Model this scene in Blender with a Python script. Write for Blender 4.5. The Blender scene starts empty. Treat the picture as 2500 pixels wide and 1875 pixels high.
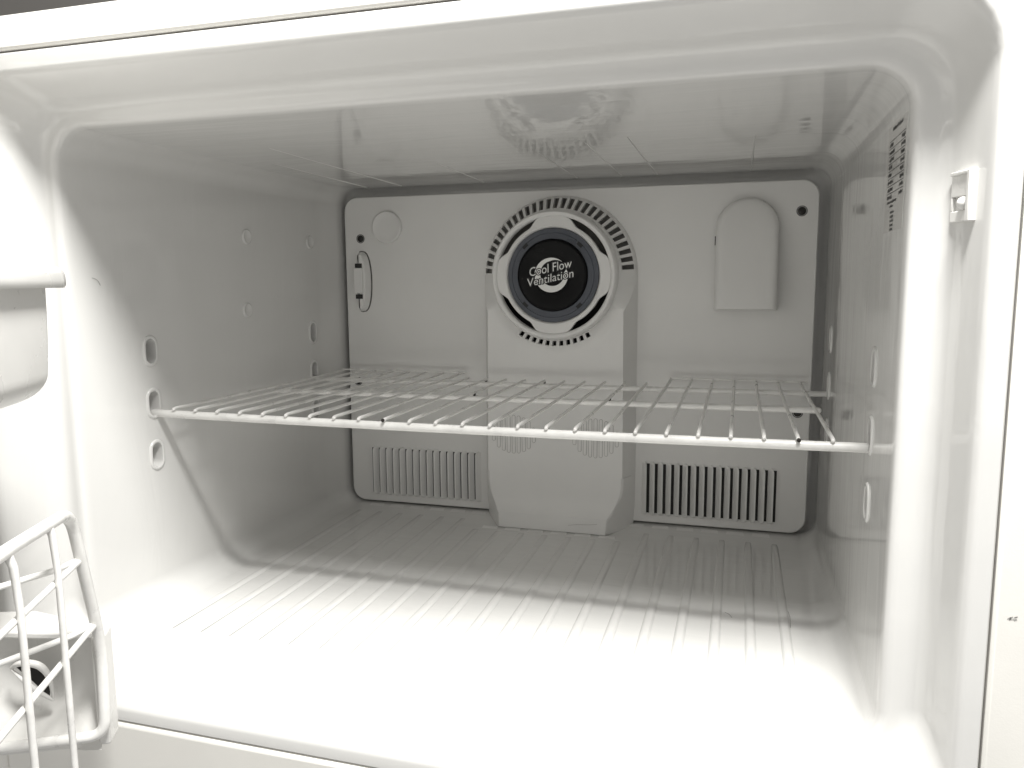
import bpy, bmesh, math, random
from math import sin, cos, pi, radians as R, sqrt
from mathutils import Vector as V, Matrix
random.seed(4)
S = bpy.context.scene
C = S.collection

# ------------------------------------------------------------------ camera, light, exposure
cam = bpy.data.cameras.new('camera')
cam.sensor_width = 36.0
cam.lens = 27.18
cam.clip_start = .01
cam.clip_end = 50
co = bpy.data.objects.new('camera', cam)
C.objects.link(co)
rt, dn, fw = V((.9596, .2813, -.0064)), V((.0305, -.1264, -.9915)), V((-.2798, .9513, -.1298))
m = Matrix((rt, -dn, -fw)).transposed().to_4x4()
m.translation = V((.2168, -.959, .3019))
co.matrix_world = m
S.camera = co

W = bpy.data.worlds.new('World')
S.world = W
W.use_nodes = True
W.node_tree.nodes['Background'].inputs[0].default_value = (1, .988, .962, 1)
W.node_tree.nodes['Background'].inputs[1].default_value = .54

lamp = bpy.data.lights.new('ceiling_lamp', 'AREA')
lamp.shape = 'DISK'
lamp.size = .27
lamp.energy = 37.5
lamp.color = (1, .99, .96)
lo = bpy.data.objects.new('ceiling_lamp', lamp)
C.objects.link(lo)
lo.location = (.335, -.80, 1.22)
lo.rotation_euler = (R(14), 0, 0)

S.view_settings.view_transform = 'Standard'
S.view_settings.look = 'None'
S.view_settings.exposure = 0
S.view_settings.gamma = 1

# ------------------------------------------------------------------ materials
def mat(name, col, rough=.4, bump=0, bscale=30, stretch=(1, 1, 1), var=0, vscale=6, spec=.5, metal=0, coat=0, fine=0, streak=0):
    M = bpy.data.materials.new(name)
    M.use_nodes = True
    N, L = M.node_tree.nodes, M.node_tree.links
    b = N['Principled BSDF']
    b.inputs['Base Color'].default_value = (*col, 1)
    b.inputs['Roughness'].default_value = rough
    b.inputs['Specular IOR Level'].default_value = spec
    b.inputs['Metallic'].default_value = metal
    b.inputs['Coat Weight'].default_value = coat
    b.inputs['Coat Roughness'].default_value = .05
    tc = N.new('ShaderNodeTexCoord')
    mp = N.new('ShaderNodeMapping')
    mp.inputs['Scale'].default_value = stretch
    L.new(tc.outputs['Object'], mp.inputs[0])
    if var:
        n = N.new('ShaderNodeTexNoise')
        n.inputs['Scale'].default_value = vscale
        n.inputs['Detail'].default_value = 6
        L.new(mp.outputs[0], n.inputs['Vector'])
        r = N.new('ShaderNodeMapRange')
        r.inputs[1].default_value, r.inputs[2].default_value = .3, .7
        r.inputs[3].default_value, r.inputs[4].default_value = 1 - var, 1 + var * .4
        L.new(n.outputs[0], r.inputs[0])
        mx = N.new('ShaderNodeMix')
        mx.data_type = 'RGBA'
        mx.blend_type = 'MULTIPLY'
        mx.inputs[0].default_value = 1
        mx.inputs[6].default_value = (*col, 1)
        L.new(r.outputs[0], mx.inputs[7])
        L.new(mx.outputs[2], b.inputs['Base Color'])
        r2 = N.new('ShaderNodeMapRange')
        r2.inputs[1].default_value, r2.inputs[2].default_value = .3, .7
        r2.inputs[3].default_value, r2.inputs[4].default_value = rough * .75, rough * 1.35
        L.new(n.outputs[0], r2.inputs[0])
        L.new(r2.outputs[0], b.inputs['Roughness'])
    last = None
    if bump:
        n2 = N.new('ShaderNodeTexNoise')
        n2.inputs['Scale'].default_value = bscale
        n2.inputs['Detail'].default_value = 2
        L.new(mp.outputs[0], n2.inputs['Vector'])
        bp = N.new('ShaderNodeBump')
        bp.inputs['Strength'].default_value = 1
        bp.inputs['Distance'].default_value = bump
        L.new(n2.outputs[0], bp.inputs['Height'])
        last = bp
    if streak:
        mp2 = N.new('ShaderNodeMapping')
        mp2.inputs['Scale'].default_value = (.5, 2.2, .5)
        L.new(tc.outputs['Object'], mp2.inputs[0])
        n4 = N.new('ShaderNodeTexNoise')
        n4.inputs['Scale'].default_value = 13
        n4.inputs['Detail'].default_value = 3
        n4.inputs['Distortion'].default_value = 1.2
        L.new(mp2.outputs[0], n4.inputs['Vector'])
        bp3 = N.new('ShaderNodeBump')
        bp3.inputs['Strength'].default_value = 1
        bp3.inputs['Distance'].default_value = streak
        L.new(n4.outputs[0], bp3.inputs['Height'])
        if last:
            L.new(last.outputs[0], bp3.inputs['Normal'])
        last = bp3
    if fine:
        n3 = N.new('ShaderNodeTexNoise')
        n3.inputs['Scale'].default_value = 900
        n3.inputs['Detail'].default_value = 2
        L.new(tc.outputs['Object'], n3.inputs['Vector'])
        bp2 = N.new('ShaderNodeBump')
        bp2.inputs['Strength'].default_value = 1
        bp2.inputs['Distance'].default_value = fine
        L.new(n3.outputs[0], bp2.inputs['Height'])
        if last:
            L.new(last.outputs[0], bp2.inputs['Normal'])
        last = bp2
    if last:
        L.new(last.outputs[0], b.inputs['Normal'])
    return M

WHITE = (.685, .680, .664)
M_liner = mat('liner_plastic', WHITE, .030, bump=.0007, bscale=8, streak=.00044, stretch=(1, .8, 1.3), var=.03, vscale=4)
M_panel = mat('panel_plastic', (.75, .745, .727), .42, var=.05, vscale=9, fine=.00004)
M_cover = mat('cover_plastic', (.76, .755, .738), .40, var=.05, vscale=11, fine=.00004)
M_rib = mat('rib_plastic', WHITE, .16, bump=.0002, bscale=60)
M_wire = mat('coated_wire', (.79, .782, .76), .33, var=.10, vscale=60, bump=.0003, bscale=120)
M_frame = mat('painted_steel', (.79, .775, .735), .38, var=.03, vscale=20, fine=.00005)
M_bin = mat('bin_plastic', (.74, .732, .71), .28, var=.05, vscale=14)
M_dark = mat('dark_cavity', (.022, .021, .02), .7, var=.3, vscale=40)  # near-black colour stands in for the shade inside openings and gaps
M_cav = mat('cavity_shade', (.24, .232, .215), .6, var=.4, vscale=60)
M_gap = mat('seam_shadow', (.10, .096, .09), .7, var=.2, vscale=40)  # dark grey colours in the shade of the panel and cover seams
M_groove = mat('groove_shade_scuff', (.33, .325, .31), .6, var=.1, vscale=40)
M_blue = mat('blue_grey_ring', (.078, .086, .104), .35, var=.12, vscale=30)
M_black = mat('gloss_black', (.004, .004, .0045), .22, var=.2, vscale=30, spec=.10)
M_print = mat('printed_white', (.84, .84, .82), .5, var=.03, vscale=60)
M_blackink = mat('black_ink', (.008, .008, .009), .4, var=.1)
M_ink = mat('grey_ink', (.055, .055, .053), .5, var=.4, vscale=300)
M_stick = mat('label_film', (.60, .593, .57), .14, var=.03, vscale=30)
M_screw = mat('dark_screw', (.05, .048, .045), .35, metal=.7, var=.3, vscale=300)
M_gask = mat('grey_gasket', (.24, .235, .225), .6, var=.1, vscale=40)
M_wall = mat('wall_paint', (.16, .152, .142), .8, var=.08, vscale=3)
M_hair = mat('hair', (.02, .015, .012), .5, var=.1)
M_rust = mat('chipped_coating', (.02, .016, .013), .7, var=.3, vscale=200)

# ------------------------------------------------------------------ helpers
def link(name, me, parent=None, mats=(), kind=None):
    o = bpy.data.objects.new(name, me)
    C.objects.link(o)
    if parent:
        o.parent = parent
    for x in mats if isinstance(mats, (list, tuple)) else [mats]:
        me.materials.append(x)
    if kind:
        o['kind'] = kind
    return o

def thing(name, label, cat, loc=(0, 0, 0), group=None):
    o = bpy.data.objects.new(name, None)
    o.empty_display_size = .03
    C.objects.link(o)
    o.location = loc
    o['label'], o['category'] = label, cat
    if group:
        o['group'] = group
    return o

def tomesh(bm, name, ang=35, fixn=True):
    if fixn:
        bmesh.ops.recalc_face_normals(bm, faces=bm.faces[:])
    me = bpy.data.meshes.new(name)
    bm.to_mesh(me)
    bm.free()
    for p in me.polygons:
        p.use_smooth = True
    me.set_sharp_from_angle(angle=R(ang))
    return me

def part(name, bm, M, parent=None, ang=35, wn=False, fixn=True, bevel=0):
    o = link(name, tomesh(bm, name, ang, fixn), parent, M)
    if bevel:
        md = o.modifiers.new('b', 'BEVEL')
        md.width = bevel
        md.segments = 2
        md.limit_method = 'ANGLE'
        md.angle_limit = R(30)
    if wn:
        md = o.modifiers.new('w', 'WEIGHTED_NORMAL')
        md.keep_sharp = True
        md.weight = 100
    return o

def dup(o, parent=None, dx=(0, 0, 0)):
    c = o.copy()
    C.objects.link(c)
    c.parent = parent or o.parent
    c.location = o.location + V(dx)
    return c

def box(bm, lo_, hi_, T=None):
    vs = [bm.verts.new(((T @ V(p)) if T else V(p))) for p in
          [(x, y, z) for x in (lo_[0], hi_[0]) for y in (lo_[1], hi_[1]) for z in (lo_[2], hi_[2])]]
    for f in ((0, 1, 3, 2), (4, 6, 7, 5), (0, 4, 5, 1), (2, 3, 7, 6), (0, 2, 6, 4), (1, 5, 7, 3)):
        bm.faces.new([vs[i] for i in f])

def tube(bm, pts, r, seg=10, closed=False, cap=True):
    pts = [V(p) for p in pts]
    n = len(pts)
    rs = r if isinstance(r, (list, tuple)) else [r] * n
    if cap and not closed:                       # rounded ends
        def ext(a, b, rr):
            d = (a - b).normalized()
            return [a + d * rr * .98, a + d * rr * .72, a + d * rr * .3], [rr * .2, rr * .7, rr * .95]
        e1, q1 = ext(pts[0], pts[1], rs[0])
        e2, q2 = ext(pts[-1], pts[-2], rs[-1])
        pts = e1 + pts + e2[::-1]
        rs = q1 + list(rs) + q2[::-1]
        n = len(pts)
    nrm = None
    rings = []
    for i in range(n):
        a = pts[(i - 1) % n] if (closed or i > 0) else pts[i]
        b = pts[(i + 1) % n] if (closed or i < n - 1) else pts[i]
        t = (b - a).normalized()
        if nrm is None:
            nrm = t.orthogonal().normalized()
        nrm = (nrm - t * nrm.dot(t)).normalized()
        bi = t.cross(nrm)
        rings.append([bm.verts.new(pts[i] + (nrm * cos(2 * pi * k / seg) + bi * sin(2 * pi * k / seg)) * rs[i]) for k in range(seg)])
    for i in range(n if closed else n - 1):
        A, B = rings[i], rings[(i + 1) % n]
        for k in range(seg):
            bm.faces.new((A[k], A[(k + 1) % seg], B[(k + 1) % seg], B[k]))
    if not closed:
        bm.faces.new(rings[0][::-1])
        bm.faces.new(rings[-1])

def fillet_path(pts, rad, n=6):
    """polyline with rounded corners"""
    out = [V(pts[0])]
    for i in range(1, len(pts) - 1):
        p, a, b = V(pts[i]), V(pts[i - 1]), V(pts[i + 1])
        rr = rad[i] if isinstance(rad, (list, tuple)) else rad
        da, db = (a - p), (b - p)
        rr = min(rr, da.length * .48, db.length * .48)
        s, e = p + da.normalized() * rr, p + db.normalized() * rr
        for k in range(n + 1):
            t = k / n
            out.append(s * (1 - t) ** 2 + p * 2 * t * (1 - t) + e * t * t)
    out.append(V(pts[-1]))
    return out

def rrect(x0, x1, z0, z1, r, k=8):
    """points of a rounded rectangle, counter-clockwise in x,z from bottom-left arc"""
    out = []
    for cx, cz, a0 in ((x0 + r, z0 + r, pi), (x1 - r, z0 + r, 1.5 * pi), (x1 - r, z1 - r, 0), (x0 + r, z1 - r, .5 * pi)):
        for i in range(k + 1):
            a = a0 + .5 * pi * i / k
            out.append((cx + r * cos(a), cz + r * sin(a)))
    return out

def prism(bm, outline, y0, y1, inset=0, bev=0):
    """extrude an x,z outline from y0 (back) to y1 (front, smaller y) with an optional soft front edge"""
    cx = sum(p[0] for p in outline) / len(outline)
    cz = sum(p[1] for p in outline) / len(outline)
    def off(d):
        q = []
        n = len(outline)
        for i in range(n):
            a, b, c = V(outline[i - 1]), V(outline[i]), V(outline[(i + 1) % n])
            t = (c - a).normalized()
            nn = V((-t.y, t.x))
            if nn.dot(V((cx, cz)) - b) < 0:
                nn = -nn
            q.append(b + nn * d)
        return q
    levels = [(y0, 0)]
    if bev:
        for k in range(4):
            a = .5 * pi * k / 3
            levels.append((y1 + bev * (1 - sin(a)), inset + bev * (1 - cos(a))))
    else:
        levels.append((y1, inset))
    rings = [[bm.verts.new((p.x, y, p.y)) for p in off(d)] for y, d in levels]
    n = len(outline)
    for A, B in zip(rings, rings[1:]):
        for i in range(n):
            bm.faces.new((A[i], A[(i + 1) % n], B[(i + 1) % n], B[i]))
    bm.faces.new(rings[-1])
    bm.faces.new(rings[0][::-1])

def capsule(cy, cz, hw, hh, n=8):
    """capsule outline in (y,z); hh > hw"""
    out = []
    for k in range(n + 1):
        a = pi * k / n
        out.append((cy + hw * cos(a), cz + (hh - hw) + hw * sin(a)))
    for k in range(n + 1):
        a = pi + pi * k / n
        out.append((cy + hw * cos(a), cz - (hh - hw) + hw * sin(a)))
    return out

def disc(bm, c, r, y, n=40, z=None):
    vs = [bm.verts.new((c[0] + r * cos(2 * pi * i / n), y, c[1] + r * sin(2 * pi * i / n))) for i in range(n)]
    bm.faces.new(vs)
    return vs

# ------------------------------------------------------------------ the setting
bm = bmesh.new()
box(bm, (-3, .16, -1.4), (3, .26, 1.2))
part('wall', bm, M_wall)['kind'] = 'structure'

# ------------------------------------------------------------------ refrigerator
fridge = thing('refrigerator', 'open white freezer compartment of a refrigerator filling the picture', 'refrigerator', (0, 0, 0))

# --- liner: rounded rings from the back wall to the front flange
XL = lambda y: -.3185 + (y + .012) * .0255      # left wall leans out towards the front
XR = .3125
ZF, ZC = -.008, .4295
loops = []
def lp(y, x0, x1, z0, z1, r):
    loops.append([V((p[0], y, p[1])) for p in rrect(x0, x1, z0, z1, r)])
yb = .024
for k in range(6):                               # fillet between the back wall and the sides
    a = .5 * pi * k / 5
    d = .009 * (1 - sin(a))
    lp(yb - .010 * (1 - cos(a)), -.3075 + d, XR - d, ZF + .0052 + d * .7, ZC - d, .020)
lp(.002, -.3080, XR, ZF + .0050, ZC, .022)
lp(-.006, -.3105, XR, ZF + .0038, ZC, .022)
lp(-.016, -.3140, XR, ZF + .0022, ZC, .022)
lp(-.030, -.3172, XR, ZF + .0009, ZC, .022)
lp(-.044, XL(-.044), XR, ZF + .0002, ZC, .022)
iB = len(loops) - 1
lp(-.424, XL(-.424), XR, ZF - .001, ZC, .026)
iC = len(loops) - 1
xl = XL(-.424)
def ring(y, ol, orr, ot, ob, r):
    lp(y, xl - ol, XR + orr, ZF - .001 - ob, ZC + ot, r)
for y, ol, orr, ot, ob, rr_ in (
        (-.4300, .0006, .0006, .0006, .0000, .027), (-.4325, .0016, .0016, .0016, .0001, .028),
        (-.4342, .0034, .0036, .0034, .0002, .029), (-.4350, .0062, .0070, .0060, .0004, .031),
        (-.4356, .0092, .0115, .0088, .0006, .034), (-.4368, .0118, .0155, .0113, .0010, .037),
        (-.4390, .0142, .0190, .0137, .0016, .039), (-.4422, .0162, .0217, .0158, .0028, .041),
        (-.4470, .0186, .0240, .0180, .0052, .043), (-.4540, .0226, .0263, .0207, .0100, .044),
        (-.4700, .0350, .0312, .0290, .0250, .046), (-.4745, .0390, .0325, .0308, .0296, .047),
        (-.4775, .0425, .0345, .0330, .0330, .048), (-.4790, .0470, .0375, .0360, .0362, .050),
        (-.4790, .0570, .0460, .0462, .0440, .010), (-.4775, .0580, .0470, .0478, .0452, .008),
        (-.4600, .0580, .0470, .0478, .0452, .008)):
    ring(y, ol, orr, ot, ob, rr_)
bm = bmesh.new()
rings = [[bm.verts.new(p) for p in L_] for L_ in loops]
n = len(rings[0])
K = 9
side_l, side_r = n - 1, 2 * K - 1                # quad index of the flat left and right walls (edge i -> i+1)
for j in range(len(rings) - 1):
    A, B = rings[j], rings[j + 1]
    for i in range(n):
        if j == iB and i in (side_l, side_r):
            continue
        bm.faces.new((A[i], A[(i + 1) % n], B[(i + 1) % n], B[i]))
bm.faces.new(rings[0])
holes = [(y, z) for y in (-.3445, -.0588) for z in (.2389, .1880, .1371)]
HW, HH = .0066, .0122
for side in (side_l, side_r):
    q = [rings[iB][side], rings[iB][(side + 1) % n], rings[iC][(side + 1) % n], rings[iC][side]]
    xat = (lambda y: XL(y)) if side == side_l else (lambda y: XR)
    sg = -1 if side == side_l else 1
    edges = [bm.edges.get((q[i], q[(i + 1) % 4])) or bm.edges.new((q[i], q[(i + 1) % 4])) for i in range(4)]
    pock = []
    for hy, hz in holes:
        vs = [bm.verts.new((xat(p[0]), p[0], p[1])) for p in capsule(hy, hz, HW, HH)]
        edges += [bm.edges.new((vs[i], vs[(i + 1) % len(vs)])) for i in range(len(vs))]
        pock.append((hy, hz, vs))
    bmesh.ops.triangle_fill(bm, use_beauty=True, use_dissolve=False, edges=edges)
    for hy, hz, vs in pock:
        k = len(vs)
        # pocket: shallow sloped bowl
        v2 = [bm.verts.new((xat(hy) + sg * .016, hy + (v.co.y - hy) * .80 + .001, hz + (v.co.z - hz) * .88)) for v in vs]
        for i in range(k):
            bm.faces.new((vs[i], vs[(i + 1) % k], v2[(i + 1) % k], v2[i]))
        bm.faces.new(v2)
liner = part('liner', bm, M_liner, fridge, ang=32, wn=True)

# raised collars round the shelf holes
for side in (-1, 1):
    for hy, hz in holes:
        bm = bmesh.new()
        x = XL(hy) if side < 0 else XR
        prof = [(HW - .0003, HH - .0003, .0025), (HW - .0002, HH - .0002, -.0008), (HW + .0006, HH + .0006, -.0013), (HW + .0024, HH + .0024, -.0012), (HW + .0032, HH + .0032, -.0004), (HW + .0034, HH + .0034, .001)]
        rr = [[bm.verts.new((x + side * d + (.0255 * (p[0] - hy) if side < 0 else 0), p[0], p[1])) for p in capsule(hy, hz, a, b)] for a, b, d in prof]
        k = len(rr[0])
        for A, B in zip(rr, rr[1:]):
            for i in range(k):
                bm.faces.new((A[i], A[(i + 1) % k], B[(i + 1) % k], B[i]))
        part('shelf_hole_collar', bm, M_rib, liner, ang=50)

# round blanking plugs on the left wall
for py, pz in ((-.1885, .3556), (-.0590, .3554), (-.1935, .2729)):
    bm = bmesh.new()
    x = XL(py)
    N = 20
    rr = [[bm.verts.new((x + h + .0255 * r * cos(2 * pi * i / N), py + r * cos(2 * pi * i / N), pz + r * 1.05 * sin(2 * pi * i / N))) for i in range(N)]
          for r, h in ((.0082, -.0004), (.0080, .0013), (.0070, .0020), (.0042, .0009), (.0014, .0004))]
    for A, B in zip(rr, rr[1:]):
        for i in range(N):
            bm.faces.new((A[i], A[(i + 1) % N], B[(i + 1) % N], B[i]))
    bm.faces.new(rr[-1])
    part('blanking_plug', bm, M_rib, liner, ang=50)

# floor ribs
def rib_mesh(y0, y1, w, h):
    bm = bmesh.new()
    prof = [(-w / 2 - .0016, -.0004), (-w / 2, h * .75), (-w / 2 + .0008, h), (w / 2 - .0008, h), (w / 2, h * .75), (w / 2 + .0016, -.0004)]
    secs = []
    for y, s in ((y0, .0), (y0 - .014, 1), (-.27, 1), (-.34, .8), (y1 + .006, .45), (y1, .2), (y1 - .001, -.4)):
        secs.append([bm.verts.new((p[0], y, p[1] * s - (.0005 if s <= 0 else 0))) for p in prof])
    for A, B in zip(secs, secs[1:]):
        for i in range(len(prof) - 1):
            bm.faces.new((A[i], A[i + 1], B[i + 1], B[i]))
    return tomesh(bm, 'floor_rib', 50)
rib_a = rib_mesh(-.014, -.402, .0062, .0016)
rib_b = rib_mesh(-.056, -.402, .0062, .0016)
rib_a.materials.append(M_rib)
rib_b.materials.append(M_rib)
for i in range(19):
    x = -.2756 + i * .03
    o = bpy.data.objects.new('floor_rib', rib_b if -.10 < x < .10 else rib_a)
    C.objects.link(o)
    o.parent = liner
    o.location = (x, 0, ZF)
# short pale ramps at the rear of each channel, following the panel and the foot of the cover
for i in range(18):
    x = -.2756 + .015 + i * .03
    yy = -.0495 if -.095 < x < .085 else -.0035
    zo = 0 if -.095 < x < .085 else .0034
    bm = bmesh.new()
    w = .0108
    a = [bm.verts.new((px_, py_, pz_ + zo)) for px_, py_, pz_ in ((x - w, yy - .009, ZF - .0012), (x + w, yy - .009, ZF - .0012), (x + w * .9, yy, ZF + .0018), (x - w * .9, yy, ZF + .0018), (x - w * .9, yy + .003, ZF - .0012), (x + w * .9, yy + .003, ZF - .0012))]
    for f in ((0, 1, 2, 3), (3, 2, 5, 4), (1, 5, 2), (0, 3, 4)):
        bm.faces.new([a[q] for q in f])
    part('floor_ramp', bm, M_rib, liner)
# faint moulded creases along the ceiling
for x, y0, y1, w in ((-.215, -.30, .0, .0012), (-.265, -.22, .0, .001), (-.100, -.16, .0, .001), (.020, -.20, .0, .0012), (.075, -.24, .0, .001), (.117, -.25, .0, .0014), (.225, -.22, .0, .0014)):
    bm = bmesh.new()
    a = [bm.verts.new(p) for p in ((x - w, y0, ZC + .0001), (x, y0, ZC - .0002), (x + w, y0, ZC + .0001), (x - w, y1, ZC + .0001), (x, y1, ZC - .0011), (x + w, y1, ZC + .0001))]
    bm.faces.new((a[0], a[1], a[4], a[3]))
    bm.faces.new((a[1], a[2], a[5], a[4]))
    bm.faces.new((a[3], a[4], a[5]))
    part('ceiling_crease', bm, M_rib, liner, fixn=False)

# --- outer cabinet: painted steel front frame, side shells, the bar below the freezer
FX0, FX1, FZ0, FZ1 = xl - .0593, XR + .0484, ZF - .0464, ZC + .0491     # opening of the frame (2 mm groove round the liner)
bm = bmesh.new()
T = .0285
BX0, BX1, BZ0, BZ1 = FX0 - T, FX1 + T, -.70, FZ1 + .0255
outer = rrect(BX0, BX1, BZ0, BZ1, .012, 4)
def frame_bar(lo_, hi_):
    box(bm, lo_, hi_)
frame_bar((BX0, -.4795, FZ1), (BX1, -.440, BZ1))
frame_bar((BX0, -.4795, BZ0), (FX0, -.440, FZ1))
frame_bar((FX1, -.4795, BZ0), (BX1, -.440, FZ1))
cab = part('cabinet_front_frame', bm, M_frame, fridge, bevel=.0022)
bm = bmesh.new()
box(bm, (BX0 + .0005, -.4399, BZ1 - .004), (BX1 - .0005, .10, BZ1 - .0005))
box(bm, (BX0 + .0005, -.4399, BZ0), (BX0 + .005, .10, BZ1 - .004))
box(bm, (BX1 - .005, -.4399, BZ0), (BX1 - .0005, .10, BZ1 - .004))
part('cabinet_shell', bm, M_frame, fridge)
bm = bmesh.new()
box(bm, (FX0 + .0003, -.4805, FZ0 - .075), (FX1 - .0003, -.440, FZ0))
part('divider_bar', bm, M_frame, fridge, bevel=.004)
bm = bmesh.new()                                   # dark strips round the liner, the groove's shade put into their colour
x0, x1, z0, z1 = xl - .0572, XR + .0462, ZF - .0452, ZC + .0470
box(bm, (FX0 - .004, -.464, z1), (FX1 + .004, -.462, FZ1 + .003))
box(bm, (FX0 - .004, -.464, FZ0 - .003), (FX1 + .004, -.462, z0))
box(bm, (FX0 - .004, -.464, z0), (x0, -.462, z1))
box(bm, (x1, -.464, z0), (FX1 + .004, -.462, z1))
part('groove_shade', bm, M_dark, fridge)

# --- back panel
bm = bmesh.new()
prism(bm, rrect(-.3, .3, 0, .4164, .019), .0075, 0, bev=.0015)
panel = part('back_panel', bm, M_panel, fridge, ang=40, wn=True)
bm = bmesh.new()
prism(bm, rrect(-.2985, .2985, .0015, .4149, .018), .0335, .0078)
part('panel_seal', bm, M_gap, fridge)

# louvres: hooded slats whose open side faces the nearer side wall
def slat_mesh(sgn, mouth):
    bm = bmesh.new()
    w, h, z0, z1 = .0064, .0056, 0, .0695
    top = []
    for z, s in ((z0, 0), (z0 + .0012, .45), (z0 + .003, .85), (z0 + .0055, 1), (z1 - .0055, 1), (z1 - .003, .85), (z1 - .0012, .45), (z1, 0)):
        top.append([bm.verts.new((sgn * (w * t - (1 - s) * .002 * t), -(h * s * hh) - .0001 + (.0006 if s == 0 else 0), z)) for t, hh in ((0, 0), (.3, .22), (.65, .66), (.92, .96), (1.0, .97))])
    for A, B in zip(top, top[1:]):
        for i in range(4):
            bm.faces.new((A[i], A[i + 1], B[i + 1], B[i]))
    # the mouth under the hood, its inner face coloured dark for shade
    lipA = [r[-1] for r in top[1:-1]]
    ins = [bm.verts.new((v.co.x - sgn * .0006, v.co.y + .0007, v.co.z)) for v in lipA]
    bas = [bm.verts.new((v.co.x - sgn * .0010, .0002, v.co.z)) for v in lipA]
    for i in range(len(lipA) - 1):
        bm.faces.new((lipA[i], lipA[i + 1], ins[i + 1], ins[i]))
        f = bm.faces.new((ins[i], ins[i + 1], bas[i + 1], bas[i]))
        f.material_index = 1
    me = tomesh(bm, 'louvre_slat', 45)
    me.materials.append(M_panel)
    me.materials.append(M_dark)
    return me
sl_r, sl_l = slat_mesh(1, 1), slat_mesh(-1, 1)
for i in range(16):
    for me, x in ((sl_r, .1111 - .0064 + i * .01008), (sl_l, -.2655 + .0064 + i * .0100)):
        o = bpy.data.objects.new('louvre_slat', me)
        C.objects.link(o)
        o.parent = panel
        o.location = (x, 0, .0093)
for sg, x0, pt in ((1, .1111, .01008), (-1, -.2655, .0100)):     # dark strips for the openings beside the hoods, shade put into colour
    for i in range(16):
        bm = bmesh.new()
        x = x0 + i * pt
        box(bm, (min(x - sg * .0004, x + sg * .0032), -.00035, .0125), (max(x - sg * .0004, x + sg * .0032), .003, .0760))
        part('louvre_opening', bm, M_dark, panel)

# screws sunk in the panel
for sx, sz, rot in ((-.2769, .3620, .5), (.2817, .3812, .1), (-.2869, .1685, .9), (.2860, .1474, .3)):
    bm = bmesh.new()
    N = 24
    rr = []
    for r, y in ((.0060, -.0002), (.0056, -.0007), (.0052, -.0005), (.0050, .0008), (.0046, -.0002), (.0036, -.0011), (.0018, -.0014)):
        rr.append([bm.verts.new((sx + r * cos(2 * pi * i / N), y, sz + r * sin(2 * pi * i / N))) for i in range(N)])
    for A, B in zip(rr, rr[1:]):
        for i in range(N):
            bm.faces.new((A[i], A[(i + 1) % N], B[(i + 1) % N], B[i]))
    bm.faces.new(rr[-1])
    for a in (0, pi / 2):                        # cross recess
        Tm = Matrix.Translation((sx, 0, sz)) @ Matrix.Rotation(rot + a, 4, 'Y')
        box(bm, (-.0027, -.0017, -.0005), (.0027, -.0010, .0005), Tm)
    for f in bm.faces[-12:]:
        f.material_index = 1
    part('screw', bm, [M_screw, M_dark], panel, ang=40)

# round cap
bm = bmesh.new()
N = 48
cx, cz = -.2370, .3762
rr = [[bm.verts.new((cx + r * cos(2 * pi * i / N), y, cz + r * sin(2 * pi * i / N))) for i in range(N)]
      for r, y in ((.0216, .0005), (.0214, -.0018), (.0208, -.0034), (.0198, -.0042), (.0183, -.0042), (.0172, -.0036), (.0100, -.0036))]
for A, B in zip(rr, rr[1:]):
    for i in range(N):
        bm.faces.new((A[i], A[(i + 1) % N], B[(i + 1) % N], B[i]))
bm.faces.new(rr[-1])
part('round_cap', bm, M_cover, panel, ang=30)

# half-moon sensor cover with two slots
def dshape(x0, w, zc, hh, n=14):
    pts = []
    for k in range(n + 1):
        a = -pi / 2 + pi * k / n
        pts.append((x0 + w * max(0, cos(a)) ** .62, zc + hh * sin(a)))
    for k in range(1, n):
        a = pi / 2 + pi * k / n
        pts.append((x0 + .45 * w * cos(a) * (abs(cos(a)) ** -.3 if abs(cos(a)) > .05 else 1), zc + hh * sin(a)))
    return pts
sens = bmesh.new()
prism(sens, dshape(-.2775, .0150, .3047, .0405), .0004, -.0095, inset=.0042, bev=.0012)
sens = part('sensor_cover', sens, M_cover, fridge, ang=40)
bm = bmesh.new()
box(bm, (-.2825, -.0122, .2890), (-.2700, -.0085, .3226))
part('cover_plate', bm, M_cover, sens, bevel=.0006)
for z in (.3262, .2850):
    bm = bmesh.new()
    box(bm, (-.2812, -.0104, z - .0032), (-.2712, -.0080, z + .0026))
    part('slot', bm, M_dark, sens)

bm = bmesh.new()
prism(bm, dshape(-.2768, .0158, .3047, .0412), .0004, -.0004)
part('cover_seam', bm, M_gap, sens)

# arched lamp cover on the right
bm = bmesh.new()
xa, xb, zb, zt = .1868, .2585, .2685, .3985
rad = (xb - xa) / 2
def arch(d):
    pts = [(xa + d, zb + d * .3), (xa + d, zb + .03), (xa + d, zb + .06)]
    for k in range(15):
        a = pi - pi * k / 14
        pts.append(((xa + xb) / 2 + (rad - d) * cos(a), zt - rad + (rad - d) * sin(a)))
    pts += [(xb - d, zb + .06), (xb - d, zb + .03), (xb - d, zb + d * .3)]
    return pts
lev = []
for d, f in ((0, 0), (.0006, .55), (.0016, .80), (.0035, .93), (.0065, 1.0), (.012, 1.0)):
    lev.append([bm.verts.new((p[0], (.0005 if f == 0 else -f * (.008 + .034 * min(1, (zt - p[1]) / (zt - zb)))), p[1])) for p in arch(d)])
nn = len(lev[0])
for A, B in zip(lev, lev[1:]):
    for i in range(nn):
        bm.faces.new((A[i], A[(i + 1) % nn], B[(i + 1) % nn], B[i]))
bm.faces.new(lev[-1])
lampc = part('arched_cover', bm, M_cover, fridge, ang=50)
bm = bmesh.new()
box(bm, (xa - .0006, -.0080, .3440), (xa + .002, -.0060, .3545))
part('clip_slot', bm, M_dark, lampc)

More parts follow.
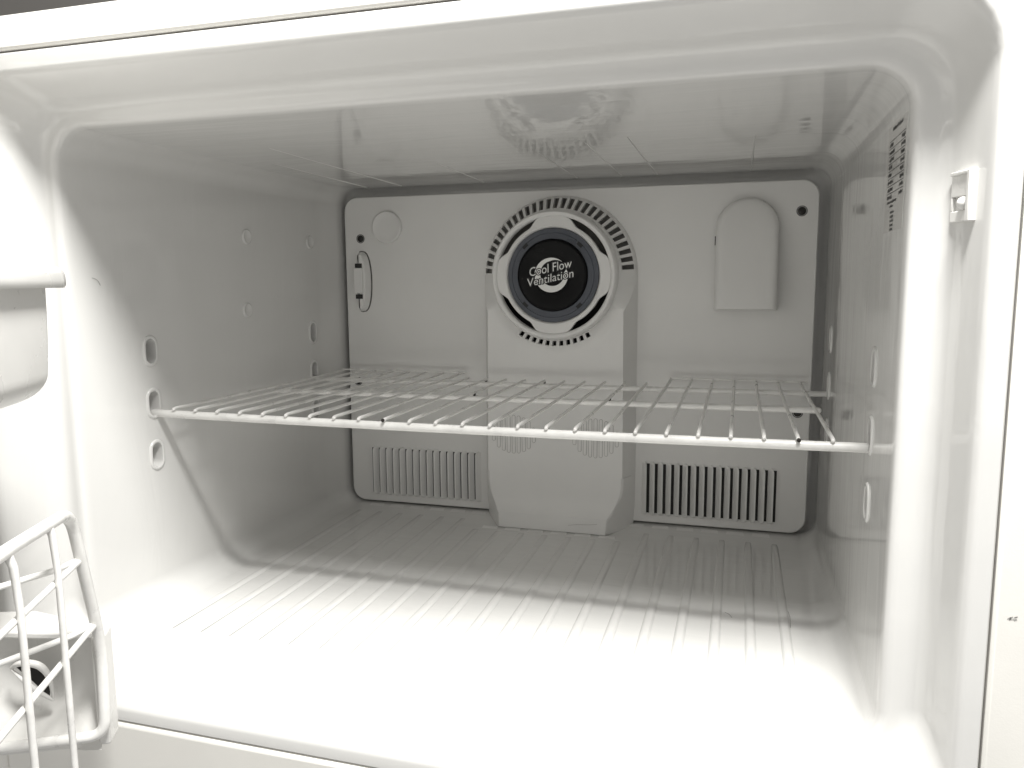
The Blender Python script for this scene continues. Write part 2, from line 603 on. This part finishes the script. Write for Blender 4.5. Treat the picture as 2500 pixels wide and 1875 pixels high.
# --- fan cover: column with a slotted collar round the hub
FX, FZ = -.002, .3105
bm = bmesh.new()
WO, WI, D = .0985, .0865, .032
R0, R1, Y0 = .0785, .096, -.0245
def y1(t):
    c = abs(cos(t))
    if sin(t) >= 0:
        return -.0067
    return max(-D, min(-.0067, -(WO - R1 * c) * D / (WO - WI)))
angs = []                                        # (angle, hole flag for the cell that starts here)
t = 2.965
for i in range(29):
    cN = 6 + 6.07 * i
    angs += [(cN - 3.035, 0), (cN - 1.85, 1), (cN + 1.85, 0)]
a = 6 + 6.07 * 28 + 3.035
lim = 360 - 123.3
while a < lim - 1e-6:
    angs.append((a, 0))
    a += (lim - (6 + 6.07 * 28 + 3.035)) / 18
for i in range(11):
    cN = 360 - 120.3 + 6 * i
    angs += [(cN - 3, 0), (cN - 1.75, 2), (cN + 1.75, 0)]
a = 360 - 57.3
st = (360 + 2.965 - a) / 20
for i in range(20):
    angs.append((a + st * i, 0))
def rads(t):
    up = sin(t) > -.02
    return (R0, .0814, .0946, R1) if up else (R0, .0806, .0866, R1)
cols = []
for ad, fl in angs:
    t = R(ad)
    ys = y1(t)
    col = []
    for r in rads(t):
        y = Y0 + (ys - Y0) * (r - R0) / (R1 - R0)
        col.append(bm.verts.new((FX + r * cos(t), y, FZ + r * sin(t))))
    cols.append(col)
NC = len(cols)
for i in range(NC):
    A, B = cols[i], cols[(i + 1) % NC]
    for j in range(3):
        if j == 1 and angs[i][1]:
            v = [A[1], A[2], B[2], B[1]]
            w = [bm.verts.new((q.co.x, q.co.y + .007, q.co.z)) for q in v]
            for k in range(4):
                bm.faces.new((v[k], v[(k + 1) % 4], w[(k + 1) % 4], w[k]))
            continue
        bm.faces.new((A[j], A[j + 1], B[j + 1], B[j]))
# rim down to the panel on the upper half
tR, tL = math.degrees(math.acos(WI / R1)), 0
up_i = [i for i in range(NC) if sin(R(angs[i][0])) >= 0]
rim_r = bm.verts.new((FX + WO, 0.0005, FZ))
rimv = [bm.verts.new((FX + WO * cos(R(angs[i][0])), .0005, FZ + WO * sin(R(angs[i][0])))) for i in up_i]
for k in range(len(up_i) - 1):
    bm.faces.new((cols[up_i[k]][3], cols[up_i[k + 1]][3], rimv[k + 1], rimv[k]))
# front face of the column under the collar, and its slanted sides
def inlo(t):
    return sin(t) < 0 and abs(R1 * cos(t)) <= WI + 1e-4
front = [i for i in range(NC) if inlo(R(angs[i][0]))]
ZL = .062
fl_ = bm.verts.new((FX - WI, -D, ZL))
fr_ = bm.verts.new((FX + WI, -D, ZL))
arcv = [cols[i][3] for i in front]               # from left (-154) round to right (-26)
Lc = bm.verts.new((FX - WI, -D, arcv[0].co.z))
Rc = bm.verts.new((FX + WI, -D, arcv[-1].co.z))
for i in range(len(arcv) - 1):                   # split into vertical strips so nothing is concave
    a_, b_ = arcv[i], arcv[i + 1]
    xs = bm.verts.new((a_.co.x, -D, ZL)) if i else fl_
    if i == 0:
        prev = fl_
    nx = bm.verts.new((b_.co.x, -D, ZL)) if i < len(arcv) - 2 else fr_
    bm.faces.new((a_, b_, nx, prev))
    prev = nx
arcL = [cols[i][3] for i in range(NC) if 180 <= angs[i][0] % 360 and angs[i][0] % 360 <= 180 + tR and i not in front]
arcR = [cols[i][3] for i in range(NC) if (angs[i][0] % 360) >= 360 - tR and i not in front]
for arc, sg, fv in ((arcL, -1, arcv[0]), (arcR[::-1], 1, arcv[-1])):
    pts = sorted(arc, key=lambda v: -v.co.z) + [fv]
    fb = fl_ if sg < 0 else fr_
    prevo = bm.verts.new((FX + sg * WO, .0005, pts[0].co.z))
    topi = rimv[-1] if sg < 0 else rimv[0]
    ci = cols[up_i[-1]][3] if sg < 0 else cols[up_i[0]][3]
    bm.faces.new((topi, prevo, pts[0], ci))
    for p, q in zip(pts, pts[1:]):
        o2 = bm.verts.new((FX + sg * WO, .0005, q.co.z))
        bm.faces.new((prevo, o2, q, p))
        prevo = o2
    ob = bm.verts.new((FX + sg * WO, .0005, ZL))
    bm.faces.new((prevo, ob, fb, pts[-1]))
# foot
levs = [(ZL, WO, WI, D), (.048, WO, .0862, D), (.038, WO, .0842, .0325), (.029, WO, .0808, .0345), (.021, WO, .0765, .038), (.0145, WO - .0005, .0725, .0425), (.0125, WO - .001, .0712, .0442), (.0105, WO - .001, .0705, .0446), (-.0068, WO - .002, .0690, .0462)]
rows = []
for z, wo, wi, d in levs:
    rows.append([bm.verts.new(p) for p in ((FX - wo, .0005, z), (FX - wi - .0015, -d + .0022, z), (FX - wi + .0015, -d, z), (FX + wi - .0015, -d, z), (FX + wi + .0015, -d + .0022, z), (FX + wo, .0005, z))])
for A, B in zip(rows, rows[1:]):
    for i in range(5):
        bm.faces.new((A[i], A[i + 1], B[i + 1], B[i]))
bm.faces.new(rows[-1])
bmesh.ops.remove_doubles(bm, verts=bm.verts[:], dist=.00008)
fan = part('fan_cover', bm, M_cover, fridge, ang=28, wn=True)

bm = bmesh.new()                                  # dark sheet behind the grille, shade put into its colour, lower half darker
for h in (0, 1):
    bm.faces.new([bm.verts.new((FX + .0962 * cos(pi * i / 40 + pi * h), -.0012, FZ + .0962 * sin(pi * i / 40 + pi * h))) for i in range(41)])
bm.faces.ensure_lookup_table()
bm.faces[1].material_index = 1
part('cavity_shade', bm, [M_cav, M_dark], fan, fixn=False)

# raised ring with four curved vents
bm = bmesh.new()
N = 180
def rq(deg):
    d = min(abs((deg - c + 180) % 360 - 180) for c in (45, 135, 225, 315))
    if d >= 30:
        return .0703, False
    if d <= 17:
        return .0630, True
    s = (d - 17) / 13
    s = s * s * (3 - 2 * s)
    return .0630 + (.0703 - .0630) * s, True
prof_o = [(.0787, -.0235), (.0782, -.034), (.0772, -.0378), (.0755, -.0398), (.0735, -.0400), (.0716, -.0392), (.0705, -.0372)]
prof_i = [(.0604, -.0388), (.0590, -.0390), (.0577, -.0380), (.0567, -.0350), (.0563, -.030)]
rg = []
for i in range(N):
    dg = 360 * i / N
    t = R(dg)
    q, h = rq(dg)
    rs = prof_o + [(q, -.0375)] + prof_i
    rg.append(([bm.verts.new((FX + r * cos(t), y, FZ + r * sin(t))) for r, y in rs], h))
kP = len(prof_o) - 1
for i in range(N):
    (A, ha), (B, hb) = rg[i], rg[(i + 1) % N]
    for j in range(len(A) - 1):
        if j == kP and (ha or hb):
            w = [bm.verts.new((q.co.x, q.co.y + .009, q.co.z)) for q in (A[j], B[j], A[j + 1], B[j + 1])]
            bm.faces.new((A[j], B[j], w[1], w[0]))
            bm.faces.new((A[j + 1], B[j + 1], w[3], w[2]))
            continue
        bm.faces.new((A[j], A[j + 1], B[j + 1], B[j]))
part('vent_ring', bm, M_cover, fan, ang=40)

# hub: blue-grey ring, gloss black disc with the emblem and the lettering
hub = thing('fan_hub', '', 'x')
del hub['label'], hub['category']
hub.parent = fridge
HX = FX + .0002
bm = bmesh.new()
N = 96
rr = [[bm.verts.new((HX + r * cos(2 * pi * i / N), y, FZ + r * sin(2 * pi * i / N))) for i in range(N)]
      for r, y in ((.0566, -.0300), (.0565, -.0372), (.0560, -.0378), (.0512, -.0385), (.0508, -.0380), (.0504, -.0386), (.0438, -.0398), (.0434, -.0392))]
for A, B in zip(rr, rr[1:]):
    for i in range(N):
        bm.faces.new((A[i], A[(i + 1) % N], B[(i + 1) % N], B[i]))
part('hub_ring', bm, M_blue, hub, ang=25)
for dg in (47, 134, 226, 312):
    bm = bmesh.new()
    vs = []
    for s in (-4.4, -2, 0, 2, 4.4):
        t = R(dg + s)
        vs.append([bm.verts.new((HX + r * cos(t), -.0402 + (r - .0438) * .16, FZ + r * sin(t))) for r in (.0470, .0512)])
    for A, B in zip(vs, vs[1:]):
        bm.faces.new((A[0], A[1], B[1], B[0]))
    part('hub_notch', bm, M_blackink, hub)
bm = bmesh.new()
rr = [[bm.verts.new((HX + r * cos(2 * pi * i / N), y, FZ + r * sin(2 * pi * i / N))) for i in range(N)]
      for r, y in ((.0435, -.0385), (.0433, -.0410), (.0425, -.0424), (.0408, -.0430), (.0395, -.0428), (.0300, -.0430), (.0240, -.0430), (.0232, -.0426), (.0222, -.0426), (.0214, -.0432), (.0100, -.0434))]
for A, B in zip(rr, rr[1:]):
    for i in range(N):
        bm.faces.new((A[i], A[(i + 1) % N], B[(i + 1) % N], B[i]))
bm.faces.new(rr[-1])
part('hub_disc', bm, M_black, hub, ang=25)
# crescent arrow emblem
bm = bmesh.new()
ex, ez = HX - .0006, FZ + .0003
Ro, Ri, ox, oz = .0207, .0150, .0014, .0019
def inner_r(p):
    d = V((cos(p), sin(p)))
    o_ = V((ox, oz))
    b = d.dot(o_)
    return b + sqrt(b * b - o_.dot(o_) + Ri * Ri)
st = []
M_ = 60
for k in range(M_ + 1):
    p = R(50 + (345 - 50) * k / M_)
    ri = inner_r(p)
    w = min(1, k / 9)
    ri = Ro - (Ro - ri) * (.08 + .92 * w)
    st.append((bm.verts.new((ex + Ro * cos(p), -.04365, ez + Ro * sin(p))), bm.verts.new((ex + ri * cos(p), -.04365, ez + ri * sin(p)))))
for a_, b_ in zip(st, st[1:]):
    bm.faces.new((a_[0], b_[0], b_[1], a_[1]))
hx, hz = ex + .0178, ez + .0008
bm.faces.new([bm.verts.new((hx + dx, -.04372, hz + dz)) for dx, dz in ((-.0034, .0), (.0030, .0012), (.0008, .0062))])
bm.faces.new([bm.verts.new((hx + dx, -.04370, hz + dz)) for dx, dz in ((-.0034, .0), (-.0010, -.0062), (.0022, -.0058), (.0030, .0012))])
part('emblem', bm, M_print, hub, fixn=False)
def text(body, x, z, size, wid, y, M, name, off=0, rot=11.5):
    cu = bpy.data.curves.new('t', 'FONT')
    cu.body = body
    cu.size = size
    cu.shear = .22
    cu.offset = off
    cu.align_x = 'CENTER'
    cu.resolution_u = 3
    ob = bpy.data.objects.new('t', cu)
    C.objects.link(ob)
    bpy.context.view_layer.update()
    me = bpy.data.meshes.new_from_object(ob.evaluated_get(bpy.context.evaluated_depsgraph_get()))
    bpy.data.objects.remove(ob)
    bpy.data.curves.remove(cu)
    xs = [v.co.x for v in me.vertices]
    s = wid / (max(xs) - min(xs))
    cxx = (max(xs) + min(xs)) / 2
    Tm = Matrix.Translation((x, y, z)) @ Matrix.Rotation(pi / 2, 4, 'X') @ Matrix.Rotation(R(rot), 4, 'Z') @ Matrix.Diagonal((s, 1, 1, 1)) @ Matrix.Translation((-cxx, 0, 0))
    me.transform(Tm)
    me.name = name
    return link(name, me, hub, M)
for body, x, z, size, wid in (('Cool Flow', HX - .0003, FZ + .0042, .0148, .0535), ('Ventilation', HX - .0005, FZ - .0077, .0138, .0572)):
    text(body, x, z, size, wid + .0012, -.0439, M_blackink, 'lettering_outline', .0011)
    text(body, x, z, size, wid, -.0441, M_print, 'lettering', -.00004)

# embossed slot patterns low on the column
for gx in (-.0540, .0510):
    for i in range(9):
        dx = (i - 4) * .0066
        hh = sqrt(max(0, .0285 ** 2 - dx * dx)) * .86
        zc = .111
        bm = bmesh.new()
        prism(bm, [(gx + dx + p[0], zc + p[1]) for p in capsule(0, 0, .0023, max(hh, .006) + .0004, 6)], -.0318, -.03225)
        part('slot_groove_shade', bm, M_groove, fan)  # darker grey outline, the groove's shade put into its colour
        out = [(gx + dx + p[0], zc + p[1]) for p in capsule(0, 0, .0019, max(hh, .006), 6)]
        bm = bmesh.new()
        prism(bm, out, -.0318, -.0326, bev=.0004)
        part('embossed_slot', bm, M_cover, fan, ang=60)

# --- light switch on the right step of the rim
sw = thing('door_switch', '', 'x')
del sw['label'], sw['category']
sw.parent = fridge
P0, P1 = V((XR + .0245, -.4460, 0)), V((XR + .0312, -.4700, 0))
ey = (P1 - P0).normalized()                       # towards the camera along the step
en = V((-ey.y, ey.x, 0))
if en.x > 0:
    en = -en
Tm = Matrix(((ey.x, en.x, 0, (P0.x + P1.x) / 2 - ey.x * .0050), (ey.y, en.y, 0, (P0.y + P1.y) / 2 - ey.y * .0050), (0, 0, 1, .3490), (0, 0, 0, 1)))
bm = bmesh.new()
for lo_, hi_ in (((-.0105, -.002, .0002), (.0072, .0034, .0140)), ((-.0105, -.002, -.0140), (.0072, .0034, -.0078)), ((-.0105, -.002, -.0078), (-.0088, .0034, .0002)), ((.0073, -.002, -.0144), (.0105, .0050, .0144)), ((-.0105, .0034, .0122), (.0072, .0046, .0144))):
    box(bm, lo_, hi_, Tm)
part('switch_plate', bm, M_bin, sw, bevel=.0007)
bm = bmesh.new()
box(bm, (-.0088, -.0017, -.0078), (.0072, -.0012, .0002), Tm)
part('switch_recess', bm, M_cav, sw)  # recess floor given a darker colour for its shade
bm = bmesh.new()
tube(bm, [Tm @ V((.0030, -.001, -.0038)), Tm @ V((.0030, .0016, -.0038)), Tm @ V((.0028, .0030, -.0038))], [.0030, .0034, .0037], 18)
part('switch_button', bm, M_bin, sw, ang=60)

# --- small scuff on the right of the cabinet frame
bm = bmesh.new()
for i in range(9):
    x, z, w, h = .3704 + random.uniform(-.0020, .0020), .1116 + random.uniform(-.0010, .0012), random.uniform(.0004, .0011), random.uniform(.0002, .0005)
    bm.faces.new([bm.verts.new((x + dx, -.47965, z + dz + dx * .4)) for dx, dz in ((-w, -h), (w, -h * .5), (w * .8, h), (-w * .7, h * .7))])
part('scuff_mark', bm, M_groove, fridge, fixn=False)
# --- fine scratch on the foot of the cover
bm = bmesh.new()
tube(bm, [(.020, -.0459, .0020), (.032, -.0461, .0042), (.044, -.0461, .0046), (.056, -.0460, .0062)], .00016, 5)
part('scratch', bm, M_groove, fan)

# --- printed label on the right wall, near the front
lab = bmesh.new()
XW = XR - .00015
box(lab, (XW, -.4180, .3345), (XR + .001, -.3530, .4085))
lab = part('label_sticker', lab, M_stick, fridge)
bm = bmesh.new()
def mark(y0, y1_, z0, z1_):
    bm.faces.new([bm.verts.new((XW - .0001, y, z)) for y, z in ((y0, z0), (y1_, z0), (y1_, z1_), (y0, z1_))])
def scribble(y0, y1_, z, h):                      # rows of tiny illegible strokes
    y = y0
    while y > y1_:
        w = random.uniform(.0006, .0016)
        mark(y, y - w, z + random.uniform(0, h * .25), z + h * random.uniform(.7, 1))
        y -= w + random.uniform(.0003, .0007)
scribble(-.370, -.403, .4010, .0030)
for i in range(8):
    z = .3955 - i * .0050
    mark(-.3600, -.4150, z, z - .0005)
    scribble(-.361, -.361 - random.choice((.012, .016, .020, .018)), z - .0042, .0030)
    scribble(-.402, -.4135, z - .0042, .0031)
scribble(-.362, -.395, .3532, .0022)
scribble(-.372, -.384, .3502, .0020)
for i in range(5):
    scribble(-.375, -.375 - random.uniform(.009, .0125), .3475 - i * .0028 - .0015, .0021)
part('label_print', bm, M_ink, lab, fixn=False)

# --- freezer door swung open on the left
H = V((-.385, -.485, 0))
DA = R(27)
du, dnr = V((sin(DA), -cos(DA), 0)), V((cos(DA), sin(DA), 0))
Td = Matrix(((du.x, dnr.x, 0, H.x), (du.y, dnr.y, 0, H.y), (0, 0, 1, 0), (0, 0, 0, 1)))   # local: along door, inward normal, up
def D3(s, n_, z):
    return Td @ V((s, n_, z))
door = thing('freezer_door', '', 'x')
del door['label'], door['category']
door.parent = fridge
bm = bmesh.new()
box(bm, (.0, -.062, -.050), (.745, -.014, .510), Td)
part('door_skin', bm, M_frame, door, bevel=.006)
bm = bmesh.new()
box(bm, (.012, -.0138, -.040), (.733, .000, .498), Td)
part('door_liner', bm, M_bin, door, bevel=.004)
bm = bmesh.new()
for a_, b_ in (((.035, .0005, -.02), (.060, .016, .478)), ((.690, .0005, -.02), (.715, .016, .478)), ((.0602, .0005, .453), (.6898, .016, .478)), ((.0602, .0005, -.02), (.6898, .016, .005))):
    box(bm, a_, b_, Td)
part('door_dyke', bm, M_bin, door, bevel=.004)
bm = bmesh.new()
for a_, b_ in (((.010, .0003, -.042), (.026, .010, .500)), ((.719, .0003, -.042), (.735, .010, .500)), ((.0262, .0003, .486), (.7188, .010, .500)), ((.0262, .0003, -.042), (.7188, .010, -.028))):
    box(bm, a_, b_, Td)
part('door_gasket', bm, M_gask, door, bevel=.003)

# ------------------------------------------------------------------ wire shelf
shelf = thing('wire_shelf', 'white coated wire shelf resting in the wall holes across the freezer', 'shelf', (0, 0, .178))
def spart(name, bm, M=M_wire, **k):
    o = part(name, bm, M, shelf, ang=60, **k)
    o.location = (0, 0, -.178)
    return o
ZB, ZW = .1776, .1832
bm = bmesh.new()
xs = [-.331 + .6425 * i / 24 for i in range(25)]
tube(bm, [(x, -.3400, ZB - .0014 * (1 - ((x + .01) / .32) ** 2)) for x in xs], .0038, 14)
spart('front_bar', bm)
bm = bmesh.new()
tube(bm, [(-.305, -.1680, ZB), (0, -.168, ZB - .0006), (.2925, -.1680, ZB)], .0031, 12)
spart('middle_bar', bm)
bm = bmesh.new()
tube(bm, [(-.326, -.0560, ZB), (.002, -.0545, ZB - .0004), (.3115, -.0500, ZB)], .0031, 12)
spart('rear_bar', bm)
for i in range(25):
    x = -.3056 + .0247 * i
    sag = -.0012 * (1 - (x / .31) ** 2)
    dx = random.uniform(-.0008, .0008)
    back = -.0062 if (i <= 7 or i >= 18) else -.0500
    bm = bmesh.new()
    zt = ZW + sag
    tube(bm, [(x, -.3432, zt - .0006), (x, -.3405, zt + .0002), (x + dx * .5, -.25, zt + .0002), (x + dx, -.168, ZW - .0004), (x + dx * .5, -.055, ZW - .0002), (x, back, ZW + (.0008 if back > -.03 else 0))], .00165, 8)
    spart('shelf_wire', bm)
for a_, b_ in ((0, 7), (18, 24)):
    bm = bmesh.new()
    tube(bm, [(-.3056 + .0247 * a_ - .001, -.0088, ZW + .0022), (-.3056 + .0247 * b_ + .006, -.0088, ZW + .0022)], .00135, 8)
    spart('rear_lip_wire', bm)
for i, y in ((9, -.3440), (23, -.3440), (16, -.168), (10, -.168), (9, -.0520), (12, -.0500)):
    x = -.3056 + .0247 * i
    bm = bmesh.new()
    bmesh.ops.create_uvsphere(bm, u_segments=8, v_segments=6, radius=.0017, matrix=Matrix.Translation((x + .0003, y - .0012, ZW - (.0012 if y < -.3 else .002))))
    spart('chipped_spot', bm, M_rust)

# ------------------------------------------------------------------ upper door bin
dbin = thing('door_bin', 'white plastic door bin with thick rim at the upper left edge', 'door bin', D3(.14, .06, .23))
def lpart(o, root):
    o.matrix_parent_inverse = Matrix.Translation(root.location).inverted()
    return o
bm = bmesh.new()
# body: rounded lower edge, tapering a little towards the bottom
secs = []
for s, sh in ((.1405, .0), (.1412, .7), (.143, 1)):
    pass
def bin_sec(z, ins):
    rr_ = .014
    p_ = [(.134 + ins, .004)]
    for k in range(9):
        a_ = .5 * pi * k / 8
        p_.append((.134 + ins + rr_ * (1 - cos(a_)), .118 - ins - rr_ * (1 - sin(a_))))
    p_ += [(.69 - ins - .012, .118 - ins), (.69 - ins - .003, .118 - ins - .004), (.69 - ins, .118 - ins - .012), (.69 - ins, .004)]
    return p_
zz = [(.3025, 0), (.285, .0003), (.268, .0008), (.256, .0014)] + [(.2280 + .018 * (1 - sin(a_)), .0020 + .018 * (1 - cos(a_))) for a_ in [.5 * pi * k / 9 for k in range(10)]]
rows = [[bm.verts.new(D3(a_, b_, z)) for a_, b_ in bin_sec(z, ins)] for z, ins in zz]
for A, B in zip(rows, rows[1:]):
    for i in range(len(A)):
        bm.faces.new((A[i], A[(i + 1) % len(A)], B[(i + 1) % len(A)], B[i]))
bm.faces.new(rows[-1])
lpart(part('bin_body', bm, M_bin, dbin, ang=50), dbin)
bm = bmesh.new()
def slab(path, z0, z1, w):
    pass
rim_o = [(.112, .006), (.112, .106), (.1145, .116), (.122, .1225), (.134, .125), (.70, .125), (.715, .110), (.715, .006)]
rim_i = [(.142, .006), (.142, .100), (.143, .104), (.145, .107), (.150, .109), (.685, .109), (.690, .100), (.690, .006)]
def rimrow(pts, z):
    return [bm.verts.new(D3(a_, b_, z)) for a_, b_ in pts]
mid = lambda f: [(o_[0] * (1 - f) + i_[0] * f, o_[1] * (1 - f) + i_[1] * f) for o_, i_ in zip(rim_o, rim_i)]
strips = [rimrow(rim_i, .301), rimrow(mid(.06), .3005), rimrow(mid(0.01), .3022), rimrow(rim_o, .3052), rimrow(mid(.02), .3095), rimrow(mid(.08), .3128), rimrow(mid(.2), .3142), rimrow(mid(.4), .3148), rimrow(rim_i, .3150)]
strips.append(strips[0])
for A, B in zip(strips, strips[1:]):
    for i in range(7):
        bm.faces.new((A[i], A[i + 1], B[i + 1], B[i]))
bm.faces.new([s_[0] for s_ in strips[:-1]])
bm.faces.new([s_[-1] for s_ in strips[:-1]])
lpart(part('bin_rim', bm, M_bin, dbin, ang=60), dbin)

# ------------------------------------------------------------------ lower wire basket on the door
bask = thing('wire_basket', 'white wire door basket with slanted thick frame at lower left', 'wire basket', D3(.1, .06, -.03))
def bpart(name, bm, M=M_wire, ang=60, **k):
    return lpart(part(name, bm, M, bask, ang=ang, **k), bask)
bm = bmesh.new()
path = [(.70, .12, .156), (.242, .12, .156), (.142, .12, .1505), (.1035, .12, .036), (.1080, .12, -.0320), (.098, .030, -.0400)]
path = [D3(*p) for p in path]
tube(bm, fillet_path(path, [0, .02, .018, .02, .014, 0], 7), .0040, 14)
bpart('basket_frame', bm)
for s in (.181, .2365, .292, .348, .404, .46, .516, .572, .628):
    bm = bmesh.new()
    tube(bm, [D3(s, .1205, .1545), D3(s - .0015, .1225, .146), D3(s - .002, .1238, .120), D3(s - .002, .1240, -.070)], [.0026, .0024, .0021, .0021], 10)
    bpart('upright_wire', bm)
for z, s0, dz in ((.1115, .1315, .006), (.0560, .1130, .012)):
    bm = bmesh.new()
    tube(bm, [D3(s0, .1195, z), D3(s0 + .02, .1200, z + dz * .15), D3(.66, .1200, z + dz)], .0021, 10)
    bpart('rail_wire', bm)
    bm = bmesh.new()
    tube(bm, [D3(s0 + .001, .1185, z + .0012), D3(s0 + .012, .1090, z - .0008), D3(s0 + .06, .070, z + .001), D3(s0 + .115, .020, z + .001)], .0021, 10)
    bpart('brace_wire', bm)
bm = bmesh.new()
tube(bm, [D3(.165, .121, -.052), D3(.30, .121, -.050)], .0021, 10)
bpart('rail_wire', bm)
# plastic end bracket that carries the basket: ledge, web, side lip, bottom plate
bm = bmesh.new()
def plate(pts, t):
    a_ = [bm.verts.new(D3(*p)) for p in pts]
    b_ = [bm.verts.new(D3(p[0], p[1], p[2] - t)) for p in pts]
    k = len(pts)
    bm.faces.new(a_)
    bm.faces.new(b_[::-1])
    for i in range(k):
        bm.faces.new((a_[i], a_[(i + 1) % k], b_[(i + 1) % k], b_[i]))
plate([(.042, .020, .045), (.047, .055, .0452), (.086, .113, .0455), (.1000, .1160, .0455), (.094, .082, .0452), (.078, .020, .045)], .0050)
bpart('bracket_ledge', bm, M_bin, bevel=.0012, ang=40)
bm = bmesh.new()
web = [(.070, .016, .0395), (.072, .115, .0398), (.084, .1185, .030), (.088, .1190, -.034), (.080, .110, -.046), (.070, .016, -.046)]
for s_, n_, z_ in (()):
    pass
grid = []
for k in range(9):
    f = k / 8
    n_ = .012 + (.1145 - .012) * f
    bow = .012 * sin(pi * min(1, f * 1.1)) 
    grid.append([bm.verts.new(D3(.082 - bow + .004 * f + (.018 * max(0, (j - 5)) / 3) ** 1.0 * (1 if j > 5 else 0), n_, .0390 - .0850 * j / 8)) for j in range(9)])
for A, B in zip(grid, grid[1:]):
    for j in range(8):
        bm.faces.new((A[j], A[j + 1], B[j + 1], B[j]))
bpart('bracket_web', bm, M_bin, ang=70)
bm = bmesh.new()
box(bm, (.0800, .1118, -.0440), (.1015, .1205, .0420), Td)
bpart('bracket_side', bm, M_bin, bevel=.002)
bm = bmesh.new()
plate([(.060, .010, -.041), (.070, .112, -.041), (.100, .112, -.0415), (.098, .010, -.0415)], .004)
bpart('bracket_base', bm, M_bin, bevel=.001)
bm = bmesh.new()                                  # drain hole and clip opening: flat dark patches, shade in their colour; curved clip
vs = [bm.verts.new(D3(.0880 + .0045 * sin(2 * pi * i / 16), .1030 + .0050 * cos(2 * pi * i / 16), -.0403)) for i in range(16)]
bm.faces.new(vs)
bpart('drain_hole', bm, M_dark, fixn=False)
def W3(n_, z, s=.0815):
    return D3(s, n_, z)
bm = bmesh.new()
tri = [(.0545, .0185), (.0600, .0205), (.0680, .0195), (.0735, .0150), (.0755, .0085), (.0765, -.0050), (.0755, -.0080), (.0650, .0060), (.0590, .0130)]
bm.faces.new([bm.verts.new(W3(p.x, p.y, .0880)) for p in fillet_path([(q[0], q[1], 0) for q in tri + tri[:1]], .004, 4)[:-1]])
bpart('clip_opening', bm, M_dark, fixn=False)
bm = bmesh.new()
arc_ = fillet_path([W3(a_, z, s) for a_, z, s in ((.0510, .0170, .086), (.0560, .0215, .090), (.0640, .0235, .093), (.0730, .0205, .093), (.0775, .0130, .092), (.0785, .0020, .090), (.0780, -.0100, .087))], .005, 4)
tube(bm, arc_, [.0008 + .0020 * sin(pi * min(1, .12 + .85 * i / (len(arc_) - 1))) for i in range(len(arc_))], 10)
tube(bm, [W3(a_, z, s) for a_, z, s in ((.0520, .0160, .088), (.0600, .0090, .091), (.0690, -.0010, .091), (.0775, -.0110, .087))], [.0008, .0018, .0020, .0012], 10)
bpart('clip', bm, M_bin)

# ------------------------------------------------------------------ stray hairs
def hair(pts, label):
    bm = bmesh.new()
    c = V(pts[0])
    tube(bm, [V(p) - c for p in fillet_path(pts, .004, 4)], .00015, 5)
    o = part('hair', bm, M_hair, None)
    o.location = c
    o['label'], o['category'] = label, 'hair'
hair([(.212, -.236, ZF + .0004), (.216, -.240, ZF + .0009), (.2185, -.2465, ZF + .0004)], 'short curled dark hair on the freezer floor left of the longer straight hair')
hair([(.2690, -.222, ZF + .0020), (.2700, -.236, ZF + .0022), (.2690, -.258, ZF + .0019)], 'long straight dark hair on the freezer floor at the right')
hair([(XL(-.405) + .0004, -.407, .3085), (XL(-.40) + .001, -.402, .3070), (XL(-.398) + .0004, -.3985, .3020)], 'tiny dark hair stuck to the left wall above the upper door bin')
